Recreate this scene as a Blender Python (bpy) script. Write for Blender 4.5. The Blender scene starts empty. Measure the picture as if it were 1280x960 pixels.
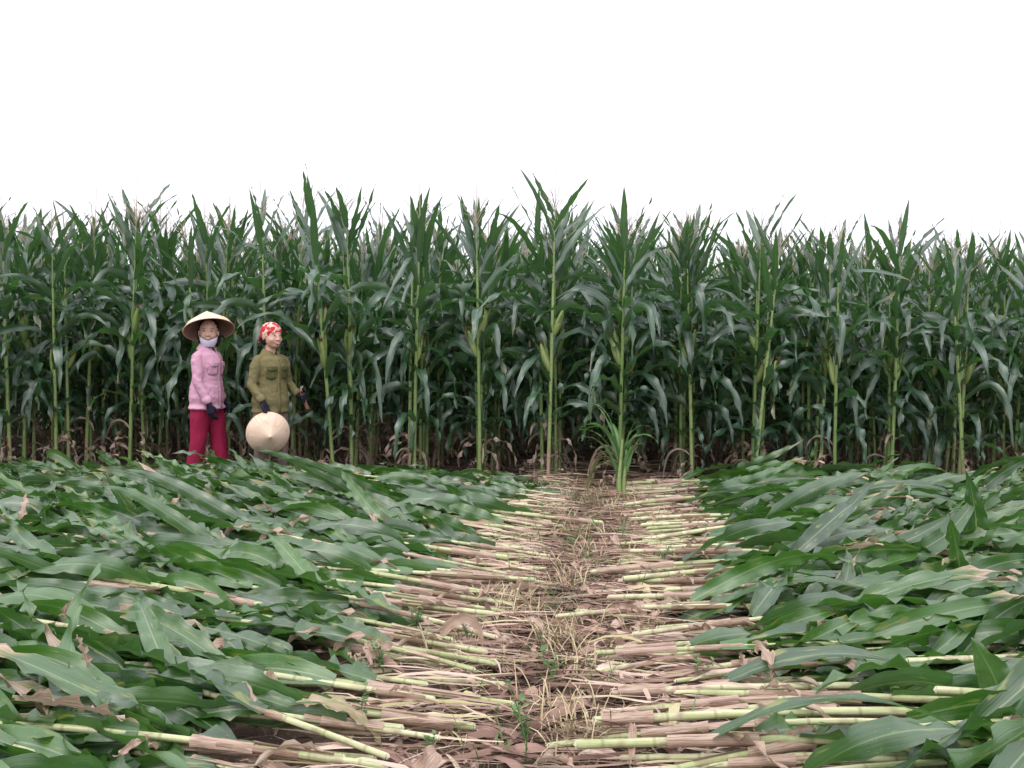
import bpy, math, random
import numpy as np
from mathutils import Vector, Matrix, noise, Quaternion
R = math.radians
S = bpy.context.scene
COL = S.collection
rng = random.Random(7)

# ------------------------------------------------------------------ camera
F = 1150.0 / 1280.0                     # focal length over image width
cam_d = bpy.data.cameras.new('camera'); cam = bpy.data.objects.new('camera', cam_d); COL.objects.link(cam)
cam_d.sensor_width = 36; cam_d.lens = 36 * F; cam_d.clip_start = 0.05; cam_d.clip_end = 2000
ROLL = R(0.8)
CAMM = Matrix.Translation((0, 0, 1.5)) @ Matrix.Rotation(R(90 - 3.04), 4, 'X') @ Matrix.Rotation(ROLL, 4, 'Z')
cam.matrix_world = CAMM
S.camera = cam
S.render.resolution_x, S.render.resolution_y = 1024, 768

# ------------------------------------------------------------------ world and sun (overcast)
W = bpy.data.worlds.new('World'); S.world = W; W.use_nodes = True
nt = W.node_tree; nt.nodes.clear()
wo = nt.nodes.new('ShaderNodeOutputWorld'); bg = nt.nodes.new('ShaderNodeBackground')
sky = nt.nodes.new('ShaderNodeTexSky'); sky.sky_type = 'NISHITA'; sky.sun_disc = False
sky.sun_elevation = R(58); sky.sun_rotation = R(200); sky.air_density = 1.2; sky.dust_density = 4
tc = nt.nodes.new('ShaderNodeTexCoord'); sp = nt.nodes.new('ShaderNodeSeparateXYZ')
mr = nt.nodes.new('ShaderNodeMapRange'); mr.inputs[1].default_value = -0.02; mr.inputs[2].default_value = 0.9
mr.inputs[3].default_value = 8.6; mr.inputs[4].default_value = 17.0
cc = nt.nodes.new('ShaderNodeCombineColor')
mx = nt.nodes.new('ShaderNodeMix'); mx.data_type = 'RGBA'; mx.inputs[0].default_value = 0.88
nt.links.new(tc.outputs['Generated'], sp.inputs[0]); nt.links.new(sp.outputs[2], mr.inputs[0])
for i, tint in enumerate((1.0, 0.975, 1.09)):
    tm = nt.nodes.new('ShaderNodeMath'); tm.operation = 'MULTIPLY'; tm.inputs[1].default_value = tint
    nt.links.new(mr.outputs[0], tm.inputs[0]); nt.links.new(tm.outputs[0], cc.inputs[i])
nt.links.new(sky.outputs[0], mx.inputs[6]); nt.links.new(cc.outputs[0], mx.inputs[7])
nt.links.new(mx.outputs[2], bg.inputs[0]); bg.inputs[1].default_value = 0.12
nt.links.new(bg.outputs[0], wo.inputs[0])
sd = bpy.data.lights.new('sun', 'SUN'); sd.energy = 1.0; sd.angle = R(25); sd.color = (1, 0.97, 0.93)
sun = bpy.data.objects.new('sun', sd); COL.objects.link(sun)
sun.rotation_euler = Vector((-0.25, -0.55, 1.0)).to_track_quat('Z', 'Y').to_euler()
S.view_settings.view_transform = 'Standard'; S.view_settings.look = 'None'
S.view_settings.exposure = 0.35; S.view_settings.gamma = 1.0
S.cycles.max_bounces = 6; S.cycles.diffuse_bounces = 3; S.cycles.glossy_bounces = 2
S.cycles.transmission_bounces = 3; S.cycles.use_denoising = True

# ------------------------------------------------------------------ helpers
def ray(px, py):
    d = CAMM.to_3x3() @ Vector(((px - 640) / 1150, (480 - py) / 1150, -1))
    return d
def at(px, py, Y):
    d = ray(px, py); return Vector((0, 0, 1.5)) + d * (Y / d.y)
def ground(px, py, z=0.0):
    d = ray(px, py); return Vector((0, 0, 1.5)) + d * ((z - 1.5) / d.z)
AZ = R(7.7)                              # the rows run this far right of the view
def uv2w(u, v, z=0.0):
    return Vector((u * math.cos(AZ) + v * math.sin(AZ), -u * math.sin(AZ) + v * math.cos(AZ), z))

class Acc:
    """collects grids; every vertex carries leaf coords (u, v, rand) and a dry value"""
    def __init__(s): s.v = []; s.f = []; s.a = []; s.d = []; s.m = []; s.n = 0
    def grid(s, P, A, D, closed=False, mat=0):
        P = np.asarray(P, float); n, m = P.shape[:2]
        s.v.append(P.reshape(-1, 3)); s.a.append(np.asarray(A, float).reshape(-1, 3)); s.d.append(np.asarray(D, float).reshape(-1))
        i = np.arange(n - 1)[:, None]; mm = m if closed else m - 1; j = np.arange(mm)[None, :]; j2 = (j + 1) % m
        q = np.stack([i * m + j + 0 * i, i * m + j2 + 0 * i, (i + 1) * m + j2, (i + 1) * m + j + 0 * i], -1).reshape(-1, 4) + s.n
        s.f.append(q); s.m.append(np.full(len(q), mat)); s.n += n * m
    def raw(s):
        return (np.concatenate(s.v), np.concatenate(s.f), np.concatenate(s.a), np.concatenate(s.d), np.concatenate(s.m))
def mesh_from(name, V, Fc, A, D, Mi, mats, smooth=True):
    me = bpy.data.meshes.new(name)
    me.vertices.add(len(V)); me.vertices.foreach_set('co', V.astype(np.float32).ravel())
    me.loops.add(len(Fc) * 4); me.loops.foreach_set('vertex_index', Fc.astype(np.int32).ravel())
    me.polygons.add(len(Fc)); me.polygons.foreach_set('loop_start', np.arange(0, len(Fc) * 4, 4, dtype=np.int32))
    me.polygons.foreach_set('material_index', Mi.astype(np.int32))
    at_ = me.attributes.new('lf', 'FLOAT_VECTOR', 'POINT'); at_.data.foreach_set('vector', A.astype(np.float32).ravel())
    ad = me.attributes.new('dry', 'FLOAT', 'POINT'); ad.data.foreach_set('value', D.astype(np.float32).ravel())
    me.update(calc_edges=True); me.validate()
    if smooth: me.polygons.foreach_set('use_smooth', np.ones(len(me.polygons), bool))
    for m in mats: me.materials.append(m)
    return me
def link(name, me, parent=None):
    o = bpy.data.objects.new(name, me); COL.objects.link(o)
    if parent: o.parent = parent
    return o
def build(acc, name, mats, parent=None, smooth=True):
    if not isinstance(mats, (list, tuple)): mats = [mats]
    return link(name, mesh_from(name, *acc.raw(), mats, smooth), parent)
def empty(name, loc=(0, 0, 0)):
    o = bpy.data.objects.new(name, None); COL.objects.link(o); o.location = loc; o.empty_display_size = 0.1; return o
def tag(o, label, cat, group=None, kind=None):
    o['label'] = label; o['category'] = cat
    if group: o['group'] = group
    if kind: o['kind'] = kind
    return o
KIDS = {}
def kids(o):
    return KIDS.get(o.name) or [c for c in PARENTS if c.parent == o]
def copy_tree(o, tree, parent=None):
    """tree = (object, [subtrees])"""
    c = o.copy(); COL.objects.link(c); c.parent = parent
    for (ch, sub) in tree: copy_tree(ch, sub, c)
    return c

def tube(acc, pts, rad, seg=8, A=None, D=0.0, rnd=0.5, caps=True, flat=1.0, ref=None, mat=0):
    pts = [Vector(p) for p in pts]; n = len(pts)
    rad = [r if isinstance(r, tuple) else (r, r * flat) for r in rad]
    rows = []; vv = []; L = 0
    t0 = (pts[1] - pts[0]).normalized()
    r = Vector(ref) if ref else (Vector((1, 0, 0)) if abs(t0.x) < 0.8 else Vector((0, 1, 0)))
    s = (r - t0 * r.dot(t0)).normalized()
    for i in range(n):
        t = (pts[min(i + 1, n - 1)] - pts[max(i - 1, 0)]).normalized()
        s = (s - t * s.dot(t)).normalized(); b = t.cross(s)
        if i: L += (pts[i] - pts[i - 1]).length
        def ring(c, k):
            return [c + s * math.cos(a) * rad[i][0] * k + b * math.sin(a) * rad[i][1] * k for a in [2 * math.pi * j / seg for j in range(seg)]]
        if i == 0 and caps:
            rm = min(rad[0])
            for (k, o_) in ((0.02, 1.0), (0.5, 0.87), (0.86, 0.5)):
                rows.append(ring(pts[i] - t * rm * o_ * caps, k)); vv.append(L)
        rows.append(ring(pts[i], 1)); vv.append(L)
        if i == n - 1 and caps:
            rm = min(rad[-1])
            for (k, o_) in ((0.86, 0.5), (0.5, 0.87), (0.02, 1.0)):
                rows.append(ring(pts[i] + t * rm * o_ * caps, k)); vv.append(L)
    P = np.array([[list(q) for q in row] for row in rows])
    Aa = np.zeros(P.shape); Aa[:, :, 0] = np.arange(seg)[None, :] / seg; Aa[:, :, 1] = np.array(vv)[:, None]; Aa[:, :, 2] = rnd
    Dd = np.zeros(P.shape[:2]); Dd[:] = D if np.isscalar(D) else np.interp(np.array(vv), np.linspace(0, max(L, 1e-6), len(D)), D)[:, None]
    acc.grid(P, Aa, Dd, closed=True, mat=mat)

HK = 1.0
def blob(acc, c, r, rot=None, seg=16, mat=0, rnd=0.5, D=0.0):
    if isinstance(rot, Quaternion): r = tuple(x * HK for x in r)
    c = Vector(c); n = seg // 2 + 1; rows = []
    M = rot.to_matrix() if isinstance(rot, Quaternion) else (rot or Matrix.Identity(3))
    for i in range(n):
        th = 0.02 + (math.pi - 0.04) * i / (n - 1)
        rows.append([list(c + M @ Vector((r[0] * math.sin(th) * math.cos(p), r[1] * math.sin(th) * math.sin(p), r[2] * math.cos(th))))
                     for p in [2 * math.pi * j / seg for j in range(seg)]])
    P = np.array(rows)[::-1]
    A = np.zeros(P.shape); A[:, :, 2] = rnd
    acc.grid(P, A, np.full(P.shape[:2], D), closed=True, mat=mat)

def leaf(acc, rg, p0, d0, L, Wd, droop=1.5, roll=0.0, wave=0.012, fold=0.35, dry=0.0, n=16, m=5, twist=0.0, side=0.0,
         tipdry=0.0, floor=None, curl=0.0, kink=None, mat=0, wfreq=None):
    p = Vector(p0); d = Vector(d0).normalized(); up = Vector((0, 0, 1))
    if abs(d.z) > 0.97: up = Vector((rg.uniform(-1, 1), rg.uniform(-1, 1), 0.2))
    nn = (up - d * up.dot(d)).normalized()
    s = d.cross(nn); q = Quaternion(d, roll); s = q @ s
    ds = L / (n - 1); ph = rg.uniform(0, 6.28); ph2 = rg.uniform(0, 6.28); k = wfreq or rg.uniform(2.6, 4.6)
    rnd = rg.random(); P = np.zeros((n, m, 3)); A = np.zeros((n, m, 3)); D = np.zeros((n, m))
    xs = np.linspace(-1, 1, m); wob = rg.uniform(-0.5, 0.5)
    for i in range(n):
        t = i / (n - 1)
        f1 = 0.45 + 0.55 * math.sin(min(t / 0.3, 1) * math.pi / 2)
        f2 = 1 if t < 0.3 else max(0.0, 1 - ((t - 0.3) / 0.7) ** 1.9)
        w = Wd / 2 * f1 * f2 + 0.001
        nrm = s.cross(d)
        for j, x in enumerate(xs):
            e = abs(x)
            wv = wave * e * e * (math.sin(k * 2 * math.pi * t + ph + (2.1 if x > 0 else 0)) + 0.5 * math.sin(2.3 * k * 2 * math.pi * t + ph2 + (1.3 if x > 0 else 0))) * min(1, t * 6) * (1 - t * 0.4)
            q_ = p + s * (x * w * math.cos(fold * (1 - 0.5 * t))) + nrm * (e * w * math.sin(fold * (1 - 0.5 * t)) + wv)
            if floor is not None and q_.z < floor: q_.z = floor + (q_.z - floor) * 0.12
            P[i, j] = q_; A[i, j] = (0.5 + x / 2, t, rnd)
            D[i, j] = min(1, dry + tipdry * max(0, (t - 0.55) / 0.45 + 0.25 * (e - 0.5)))
        dr = droop * (0.4 + 1.2 * t)
        if kink and abs(t - kink[0]) < 0.5 / (n - 1) + 1e-6: dr += kink[1] / ds
        d = (d + Vector((0, 0, -1)) * dr * ds + s * (side + wob * math.sin(5 * t + ph)) * ds + nrm * curl * ds * t * 2).normalized()
        s = Quaternion(d, twist * ds) @ s; s = (s - d * s.dot(d)).normalized()
        p = p + d * ds
        if floor is not None and p.z < floor: p.z = floor; d.z = max(d.z, 0.02); d.normalize()
    acc.grid(P, A, D, mat=mat)

# ------------------------------------------------------------------ materials
def mat(name):
    m = bpy.data.materials.new(name); m.use_nodes = True; m.node_tree.nodes.clear(); return m, m.node_tree
class N:
    def __init__(s, nt): s.nt = nt
    def new(s, t, **k):
        n = s.nt.nodes.new(t)
        for a, b in k.items(): setattr(n, a, b)
        return n
    def set(s, sock, v):
        if hasattr(v, 'is_output'): s.nt.links.new(v, sock)
        elif v is not None: sock.default_value = v
    def math(s, op, a, b=None, c=None, clamp=False):
        n = s.new('ShaderNodeMath', operation=op); n.use_clamp = clamp
        s.set(n.inputs[0], a); s.set(n.inputs[1], b)
        if c is not None: s.set(n.inputs[2], c)
        return n.outputs[0]
    def mix(s, f, a, b, bt='MIX'):
        n = s.new('ShaderNodeMix', data_type='RGBA', blend_type=bt)
        s.set(n.inputs[0], f); s.set(n.inputs[6], a if hasattr(a, 'is_output') else (*a, 1)); s.set(n.inputs[7], b if hasattr(b, 'is_output') else (*b, 1))
        return n.outputs[2]
    def noise(s, scale, vec=None, detail=3, rough=0.55):
        n = s.new('ShaderNodeTexNoise'); n.inputs['Scale'].default_value = scale; n.inputs['Detail'].default_value = detail
        n.inputs['Roughness'].default_value = rough
        if vec is not None: s.nt.links.new(vec, n.inputs[0])
        return n.outputs[0]
    def step(s, v, a, b, lo=0.0, hi=1.0):
        n = s.new('ShaderNodeMapRange', interpolation_type='SMOOTHSTEP'); s.set(n.inputs[0], v)
        n.inputs[1].default_value = a; n.inputs[2].default_value = b; n.inputs[3].default_value = lo; n.inputs[4].default_value = hi
        return n.outputs[0]
    def vmul(s, v, k):
        n = s.new('ShaderNodeVectorMath', operation='MULTIPLY'); s.nt.links.new(v, n.inputs[0]); n.inputs[1].default_value = k; return n.outputs[0]
    def vadd(s, v, k):
        n = s.new('ShaderNodeVectorMath', operation='ADD'); s.nt.links.new(v, n.inputs[0]); s.set(n.inputs[1], k); return n.outputs[0]
    def bump(s, h, strength, dist):
        n = s.new('ShaderNodeBump'); n.inputs['Strength'].default_value = strength; n.inputs['Distance'].default_value = dist
        s.nt.links.new(h, n.inputs['Height']); return n.outputs[0]
def attrs(n):
    a = n.new('ShaderNodeAttribute', attribute_name='lf'); sp = n.new('ShaderNodeSeparateXYZ'); n.nt.links.new(a.outputs['Vector'], sp.inputs[0])
    d = n.new('ShaderNodeAttribute', attribute_name='dry')
    oi = n.new('ShaderNodeObjectInfo')
    return sp.outputs[0], sp.outputs[1], sp.outputs[2], d.outputs['Fac'], oi.outputs['Random'], a.outputs['Vector']
def finish(n, base, rough, bump=None, trans=0.0, tcol=None, spec=0.5, coat=0.0):
    p = n.new('ShaderNodeBsdfPrincipled'); o = n.new('ShaderNodeOutputMaterial')
    n.set(p.inputs['Base Color'], base if hasattr(base, 'is_output') else (*base, 1)); n.set(p.inputs['Roughness'], rough)
    p.inputs['Specular IOR Level'].default_value = spec
    if coat: p.inputs['Coat Weight'].default_value = coat; p.inputs['Coat Roughness'].default_value = 0.32; p.inputs['Coat IOR'].default_value = 1.45
    if bump is not None: n.nt.links.new(bump, p.inputs['Normal'])
    if trans:
        t = n.new('ShaderNodeBsdfTranslucent'); n.set(t.inputs[0], tcol if tcol is not None else base)
        ms = n.new('ShaderNodeMixShader'); ms.inputs[0].default_value = trans
        n.nt.links.new(p.outputs[0], ms.inputs[1]); n.nt.links.new(t.outputs[0], ms.inputs[2]); n.nt.links.new(ms.outputs[0], o.inputs[0])
    else: n.nt.links.new(p.outputs[0], o.inputs[0])
    return p

def leaf_material(name, dark, light, rough=0.4, yellow=0.0, spec=0.5, rib=0.9, coat=0.0, dk=1.0):
    m, t = mat(name); n = N(t); u, v, r, dry, orand, vec = attrs(n)
    g = n.new('ShaderNodeNewGeometry'); pos = g.outputs['Position']
    oc = n.new('ShaderNodeTexCoord').outputs['Object']
    vn = n.noise(1.0, n.vadd(n.vmul(vec, (9, 5, 40)), oc), 3)
    mixv = n.math('ADD', n.math('MULTIPLY', vn, 0.6), n.math('MULTIPLY', r, 0.35))
    mixv = n.math('ADD', mixv, n.math('MULTIPLY', orand, 0.2), clamp=True)
    col = n.mix(n.step(mixv, 0.25, 0.95), dark, light)
    # a few yellowing patches
    yn = n.noise(2.2, n.vadd(n.vmul(vec, (2.2, 3.0, 60)), oc), 2)
    col = n.mix(n.step(yn, 0.66 - yellow, 0.78 - yellow, 0, 0.75), col, (0.26, 0.27, 0.045))
    # fine parallel veins
    st = n.noise(1.0, n.vmul(vec, (55, 1.2, 10)), 1)
    col = n.mix(n.math('MULTIPLY', n.step(st, 0.45, 0.7), 0.22), col, light)
    du = n.math('ABSOLUTE', n.math('SUBTRACT', u, 0.5))
    rib = n.math('MULTIPLY', n.step(du, 0.012, 0.045, 1, 0), n.step(v, 0.6, 1.0, rib, 0.15))
    col = n.mix(rib, col, (0.27, 0.37, 0.17))
    # specks of damage
    vo = n.new('ShaderNodeTexVoronoi'); vo.inputs['Scale'].default_value = 1.0
    t.links.new(n.vadd(n.vmul(vec, (9, 38, 17)), oc), vo.inputs[0])
    sp = n.math('MULTIPLY', n.step(vo.outputs['Distance'], 0.08, 0.16, 1, 0), n.step(n.noise(3.5, oc, 1), 0.5, 0.62))
    col = n.mix(n.math('MULTIPLY', sp, 0.55), col, (0.38, 0.34, 0.16))
    # dry tissue
    dn = n.noise(1.0, n.vadd(n.vmul(vec, (5, 7, 30)), oc), 4)
    dm = n.step(n.math('ADD', n.math('MULTIPLY', dry, 1.3), n.math('MULTIPLY', dn, 0.5)), 0.62, 0.85)
    dc = n.mix(n.step(n.noise(1.0, n.vmul(vec, (24, 3, 50)), 3), 0.35, 0.65), tuple(c * dk for c in (0.30, 0.18, 0.12)), tuple(c * dk for c in (0.56, 0.42, 0.30)))
    em = n.math('MULTIPLY', n.step(n.math('ADD', n.math('MULTIPLY', dry, 1.3), n.math('MULTIPLY', dn, 0.5)), 0.52, 0.7), 0.5)
    col = n.mix(em, col, (0.36, 0.27, 0.06)); col = n.mix(dm, col, dc)
    # under side is paler
    col = n.mix(n.math('MULTIPLY', g.outputs['Backfacing'], 0.22), col, (0.14, 0.21, 0.12))
    rg_ = n.math('ADD', n.math('MULTIPLY', dm, 0.3), n.math('ADD', rough, n.math('MULTIPLY', vn, 0.12)))
    b = n.bump(n.math('ADD', st, n.math('MULTIPLY', vn, 0.8)), 0.5, 0.0025)
    tc_ = n.mix(0.6, col, (0.12, 0.34, 0.04)); tc_ = n.mix(dm, tc_, dc)
    finish(n, col, rg_, b, 0.27, tc_, spec, coat=coat)
    return m
M_leaf = leaf_material('corn_leaf_standing', (0.009, 0.042, 0.018), (0.030, 0.100, 0.038), 0.33, spec=0.9, rib=0.3, coat=0.7, dk=0.6)
M_cut = leaf_material('corn_leaf_cut', (0.007, 0.040, 0.007), (0.058, 0.165, 0.017), 0.28, yellow=0.06, spec=0.85, rib=0.55, coat=0.6)
M_young = leaf_material('corn_leaf_young', (0.06, 0.15, 0.035), (0.13, 0.26, 0.075), 0.42)

def stalk_material(name, g1, g2, t1, t2):
    m, t = mat(name); n = N(t); u, v, r, dry, orand, vec = attrs(n)
    oc = n.new('ShaderNodeTexCoord').outputs['Object']
    nz = n.noise(1.0, n.vadd(n.vmul(vec, (6, 5, 30)), oc), 3)
    col = n.mix(n.step(n.math('ADD', nz, n.math('MULTIPLY', orand, 0.3)), 0.4, 0.85), g1, g2)
    fib = n.noise(1.0, n.vmul(vec, (60, 6, 10)), 2)
    tan = n.mix(n.step(fib, 0.35, 0.65), t1, t2)
    sh = n.noise(1.0, n.vadd(n.vmul(vec, (2.0, 6.0, 20)), n.vmul(oc, (0.5, 0.5, 0.5))), 3)
    dm = n.step(n.math('ADD', n.math('MULTIPLY', dry, 1.0), n.math('MULTIPLY', n.math('ADD', sh, n.math('MULTIPLY', orand, 0.35)), 1.0)), 1.12, 1.22)
    col = n.mix(n.math('MULTIPLY', n.step(fib, 0.4, 0.7), 0.35), col, g2)
    col = n.mix(dm, col, tan)
    fr = n.math('FRACT', n.math('DIVIDE', v, 0.17))
    nd = n.math('MULTIPLY', n.step(n.math('ABSOLUTE', n.math('SUBTRACT', fr, 0.5)), 0.02, 0.05, 1, 0), 0.5)
    col = n.mix(nd, col, (0.20, 0.17, 0.08))
    col = n.mix(n.step(n.noise(11.0, oc, 5), 0.5, 0.72, 0, 0.6), col, (0.20, 0.14, 0.09))
    finish(n, col, 0.5, n.bump(n.math('ADD', fib, nz), 0.5, 0.004), spec=0.4)
    return m
M_stalk = stalk_material('corn_stalk', (0.13, 0.23, 0.06), (0.25, 0.35, 0.12), (0.27, 0.17, 0.12), (0.46, 0.34, 0.24))
M_cutstalk = stalk_material('cut_stalk', (0.27, 0.33, 0.12), (0.55, 0.55, 0.33), (0.34, 0.22, 0.165), (0.64, 0.50, 0.40))

def plain(name, c1, c2, scale=12, rough=0.7, bumpd=0.002, spec=0.3, det=4, trans=0.0):
    m, t = mat(name); n = N(t); oc = n.new('ShaderNodeTexCoord').outputs['Object']
    nz = n.noise(scale, oc, det); col = n.mix(n.step(nz, 0.3, 0.7), c1, c2)
    finish(n, col, rough, n.bump(n.noise(scale * 4, oc, 3), 0.5, bumpd) if bumpd else None, trans, None, spec); return m
M_husk = leaf_material('husk', (0.22, 0.33, 0.08), (0.38, 0.46, 0.16), 0.5)
M_silk = plain('silk', (0.10, 0.03, 0.02), (0.22, 0.08, 0.05), 60)
M_tassel = plain('tassel', (0.36, 0.28, 0.22), (0.50, 0.44, 0.32), 30, 0.8)
M_pith = plain('pith', (0.58, 0.52, 0.36), (0.70, 0.66, 0.50), 80, 0.8)
def litter_material():
    m, t = mat('litter'); n = N(t); u, v, r, dry, orand, vec = attrs(n)
    fib = n.noise(1.0, n.vmul(vec, (14, 3, 90)), 2)
    rr = n.new('ShaderNodeValToRGB'); cr = rr.color_ramp
    for i, (p_, c) in enumerate([(0.0, (0.10, 0.06, 0.042)), (0.25, (0.22, 0.135, 0.098)), (0.5, (0.44, 0.30, 0.23)), (0.8, (0.64, 0.50, 0.40)), (1.0, (0.42, 0.40, 0.18))]):
        e = cr.elements[i] if i < 2 else cr.elements.new(p_)
        e.position = p_; e.color = (*c, 1)
    t.links.new(r, rr.inputs[0])
    col = n.mix(n.step(fib, 0.35, 0.65, 0, 0.5), rr.outputs[0], n.mix(0.5, rr.outputs[0], (0.12, 0.07, 0.05)))
    finish(n, col, 0.75, n.bump(fib, 0.6, 0.002), 0.06, None, 0.25); return m
M_litter = litter_material()

# ------------------------------------------------------------------ ground
def axis(lo, hi, step, far):
    a = list(np.arange(lo, hi + 1e-6, step)); x = step; out = [hi]; k = hi
    while k < far: x *= 1.6; k += x; out.append(k)
    neg = []; k = lo; x = step
    while k > -far: x *= 1.6; k -= x; neg.append(k)
    return np.array(neg[::-1] + a + out[1:])
def build_ground():
    X = axis(-3.0, 3.0, 0.035, 600); Y = axis(1.6, 9.6, 0.04, 600)
    P = np.zeros((len(Y), len(X), 3))
    for j, y in enumerate(Y):
        for i, x in enumerate(X):
            z = 0.0
            if abs(x) < 9 and -2 < y < 16:
                z = 0.018 * noise.noise(Vector((x * 3, y * 3, 0))) + 0.03 * max(0, noise.noise(Vector((x * 9, y * 9, 4)))) + 0.018 * noise.noise(Vector((x * 22, y * 22, 8)))
            P[j, i] = (x, y, z)
    a = Acc(); a.grid(P, np.zeros(P.shape), np.zeros(P.shape[:2]))
    m, t = mat('soil'); n = N(t); oc = n.new('ShaderNodeTexCoord').outputs['Object']
    c = n.mix(n.step(n.noise(5, oc, 6, 0.65), 0.3, 0.7), (0.085, 0.058, 0.044), (0.23, 0.165, 0.125))
    c = n.mix(n.step(n.noise(45, oc, 4), 0.55, 0.75, 0, 0.7), c, (0.34, 0.25, 0.19))
    finish(n, c, 0.92, n.bump(n.noise(60, oc, 5, 0.7), 0.9, 0.02), spec=0.15)
    g = build(a, 'ground', m); g['kind'] = 'structure'; g['label'] = 'brown soil of the field strewn with straw'
    return g
build_ground()

# ------------------------------------------------------------------ standing corn
def standing(seed, low=False, ears=1):
    """raw parts of one plant: stalk, leaves, ears, silk, tassel"""
    rg = random.Random(seed); H = rg.uniform(2.2, 2.42)
    st, lv, er, sk, ts = Acc(), Acc(), Acc(), Acc(), Acc()
    lean = (rg.uniform(-0.05, 0.05), rg.uniform(-0.05, 0.05))
    def cen(z): return Vector((lean[0] * (z / H) ** 1.5, lean[1] * (z / H) ** 1.5, z))
    nseg = 7 if low else 14
    zs = [H * i / (nseg - 1) for i in range(nseg)]
    def rad(z):
        k = z / H; r0 = 0.0185 * (1 - 0.25 * k) if k < 0.6 else 0.0185 * 0.85 * (1 - (k - 0.6) / 0.4 * 0.7)
        return r0
    tube(st, [cen(z) for z in zs], [rad(z) for z in zs], 5 if low else 8, D=[0.5, 0.25, 0.05, 0, 0, 0, 0], rnd=rg.random(), caps=False)
    if not low:                                    # prop roots and dry sheaths at the foot
        for i in range(7):
            a = rg.uniform(0, 6.28); z = rg.uniform(0.05, 0.12)
            tube(st, [cen(z), cen(0) + Vector((math.cos(a) * 0.05, math.sin(a) * 0.05, z * 0.4)), Vector((math.cos(a) * 0.08, math.sin(a) * 0.08, -0.03))], [0.005, 0.005, 0.004], 5, D=0.6, caps=False)
    az = rg.uniform(0, math.pi)
    nodes = 21 if not low else 14
    for i in range(nodes):
        k = i / (nodes - 1); z = 0.2 + (H - 0.24) * k ** 0.86
        a = az + (i % 2) * math.pi + rg.gauss(0, 0.75)
        hv = Vector((math.cos(a), math.sin(a), 0)); z += rg.uniform(-0.03, 0.03)
        if k < 0.07:
            dry, el, L, Wd, dr = rg.uniform(0.55, 1.0), rg.uniform(0.3, 0.9), rg.uniform(0.3, 0.5), rg.uniform(0.015, 0.035), rg.uniform(7, 12)
        elif k < 0.3:
            dry, el, L, Wd, dr = rg.choice([0.0, 0.0, 0.05, 0.15]), rg.uniform(0.5, 1.0), rg.uniform(0.5, 0.8), rg.uniform(0.06, 0.095), rg.uniform(4, 7)
        elif k < 0.72:
            dry, el, L, Wd, dr = 0, rg.uniform(0.6, 1.15), rg.uniform(0.75, 1.05), rg.uniform(0.07, 0.102), rg.uniform(1.2, 5.2)
        else:
            kk = (k - 0.72) / 0.28
            dry, el, L, Wd, dr = 0, rg.uniform(0.85, 1.18) + 0.16 * kk, rg.uniform(0.70, 0.95) - 0.34 * kk, rg.uniform(0.05, 0.074), rg.choice([0.05, 0.1, 0.2, 0.4, 0.8, 1.7])
        d = hv * math.cos(el) + Vector((0, 0, math.sin(el)))
        kink = (rg.uniform(0.3, 0.7), rg.uniform(0.5, 1.6)) if rg.random() < 0.45 and k < 0.8 else None
        leaf(lv, rg, cen(z) + hv * rad(z), d, L, Wd, dr, roll=rg.gauss(0, 0.25), wave=(0.027 if k < 0.75 else 0.01) * rg.uniform(0.5, 1.4),
             fold=rg.uniform(0.3, 0.6), dry=dry, n=(8 if low else 17), m=(3 if low else 5), twist=rg.gauss(0, 2.6 if k < 0.75 else 0.9), side=rg.gauss(0, 0.25),
             tipdry=rg.choice([0, 0, 0, 0.35]), kink=kink, floor=0.01)
    if not low:
        for i in range(2):                          # thin dead leaves round the foot
            a = rg.uniform(0, 6.28); hv = Vector((math.cos(a), math.sin(a), 0))
            leaf(lv, rg, cen(rg.uniform(0.1, 0.55)) + hv * 0.018, hv * 0.5 + Vector((0, 0, rg.uniform(-0.2, 0.9))), rg.uniform(0.25, 0.5), rg.uniform(0.02, 0.045), rg.uniform(8, 14),
                 roll=rg.gauss(0, 1), wave=0.01, fold=0.8, dry=1.0, n=12, twist=rg.gauss(0, 4), floor=0.01)
    earinfo = []
    for e in range(ears):
        z = rg.uniform(1.02, 1.2) + 0.17 * e; a = az + e * math.pi + rg.gauss(0, 0.3); hv = Vector((math.cos(a), math.sin(a), 0))
        ax = (hv * 0.33 + Vector((0, 0, 1))).normalized(); b = cen(z) + hv * 0.022
        L = rg.uniform(0.22, 0.27); ea = Acc()
        ks = [0, 0.1, 0.3, 0.55, 0.8, 0.95, 1.0]; rr = [0.014, 0.024, 0.031, 0.030, 0.021, 0.011, 0.006]
        tube(ea, [b + ax * (L * q) for q in ks], rr, 6 if low else 10, rnd=rg.random(), D=[0, 0, 0, 0, 0.15])
        if not low:
            for q in range(3):
                aa = rg.uniform(0, 6.28); sv = ax.cross(Vector((math.cos(aa), math.sin(aa), 0))).normalized()
                leaf(ea, rg, b + ax * L * 0.35 + sv * 0.024, (ax + sv * 0.12), L * rg.uniform(0.7, 0.95), 0.03, 0.3, fold=0.7, wave=0.003, n=8)
        sa = Acc()
        for q in range(4 if low else 9):
            sv = Vector((rg.gauss(0, 1), rg.gauss(0, 1), rg.gauss(0, 0.4))).normalized(); tip = b + ax * L
            tube(sa, [tip, tip + ax * 0.03 + sv * 0.012, tip + ax * 0.035 + sv * 0.03 - Vector((0, 0, 0.012))], [0.005, 0.005, 0.002], 4, caps=False)
        earinfo.append((ea, sa))
    top = cen(H)
    tl = rg.uniform(0.36, 0.5)
    tube(ts, [top - Vector((0, 0, 0.1)), top + Vector((0, 0, tl * 0.5)), top + Vector((rg.uniform(-.02, .02), 0, tl))], [0.004, 0.0035, 0.002], 4, caps=False)
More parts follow.
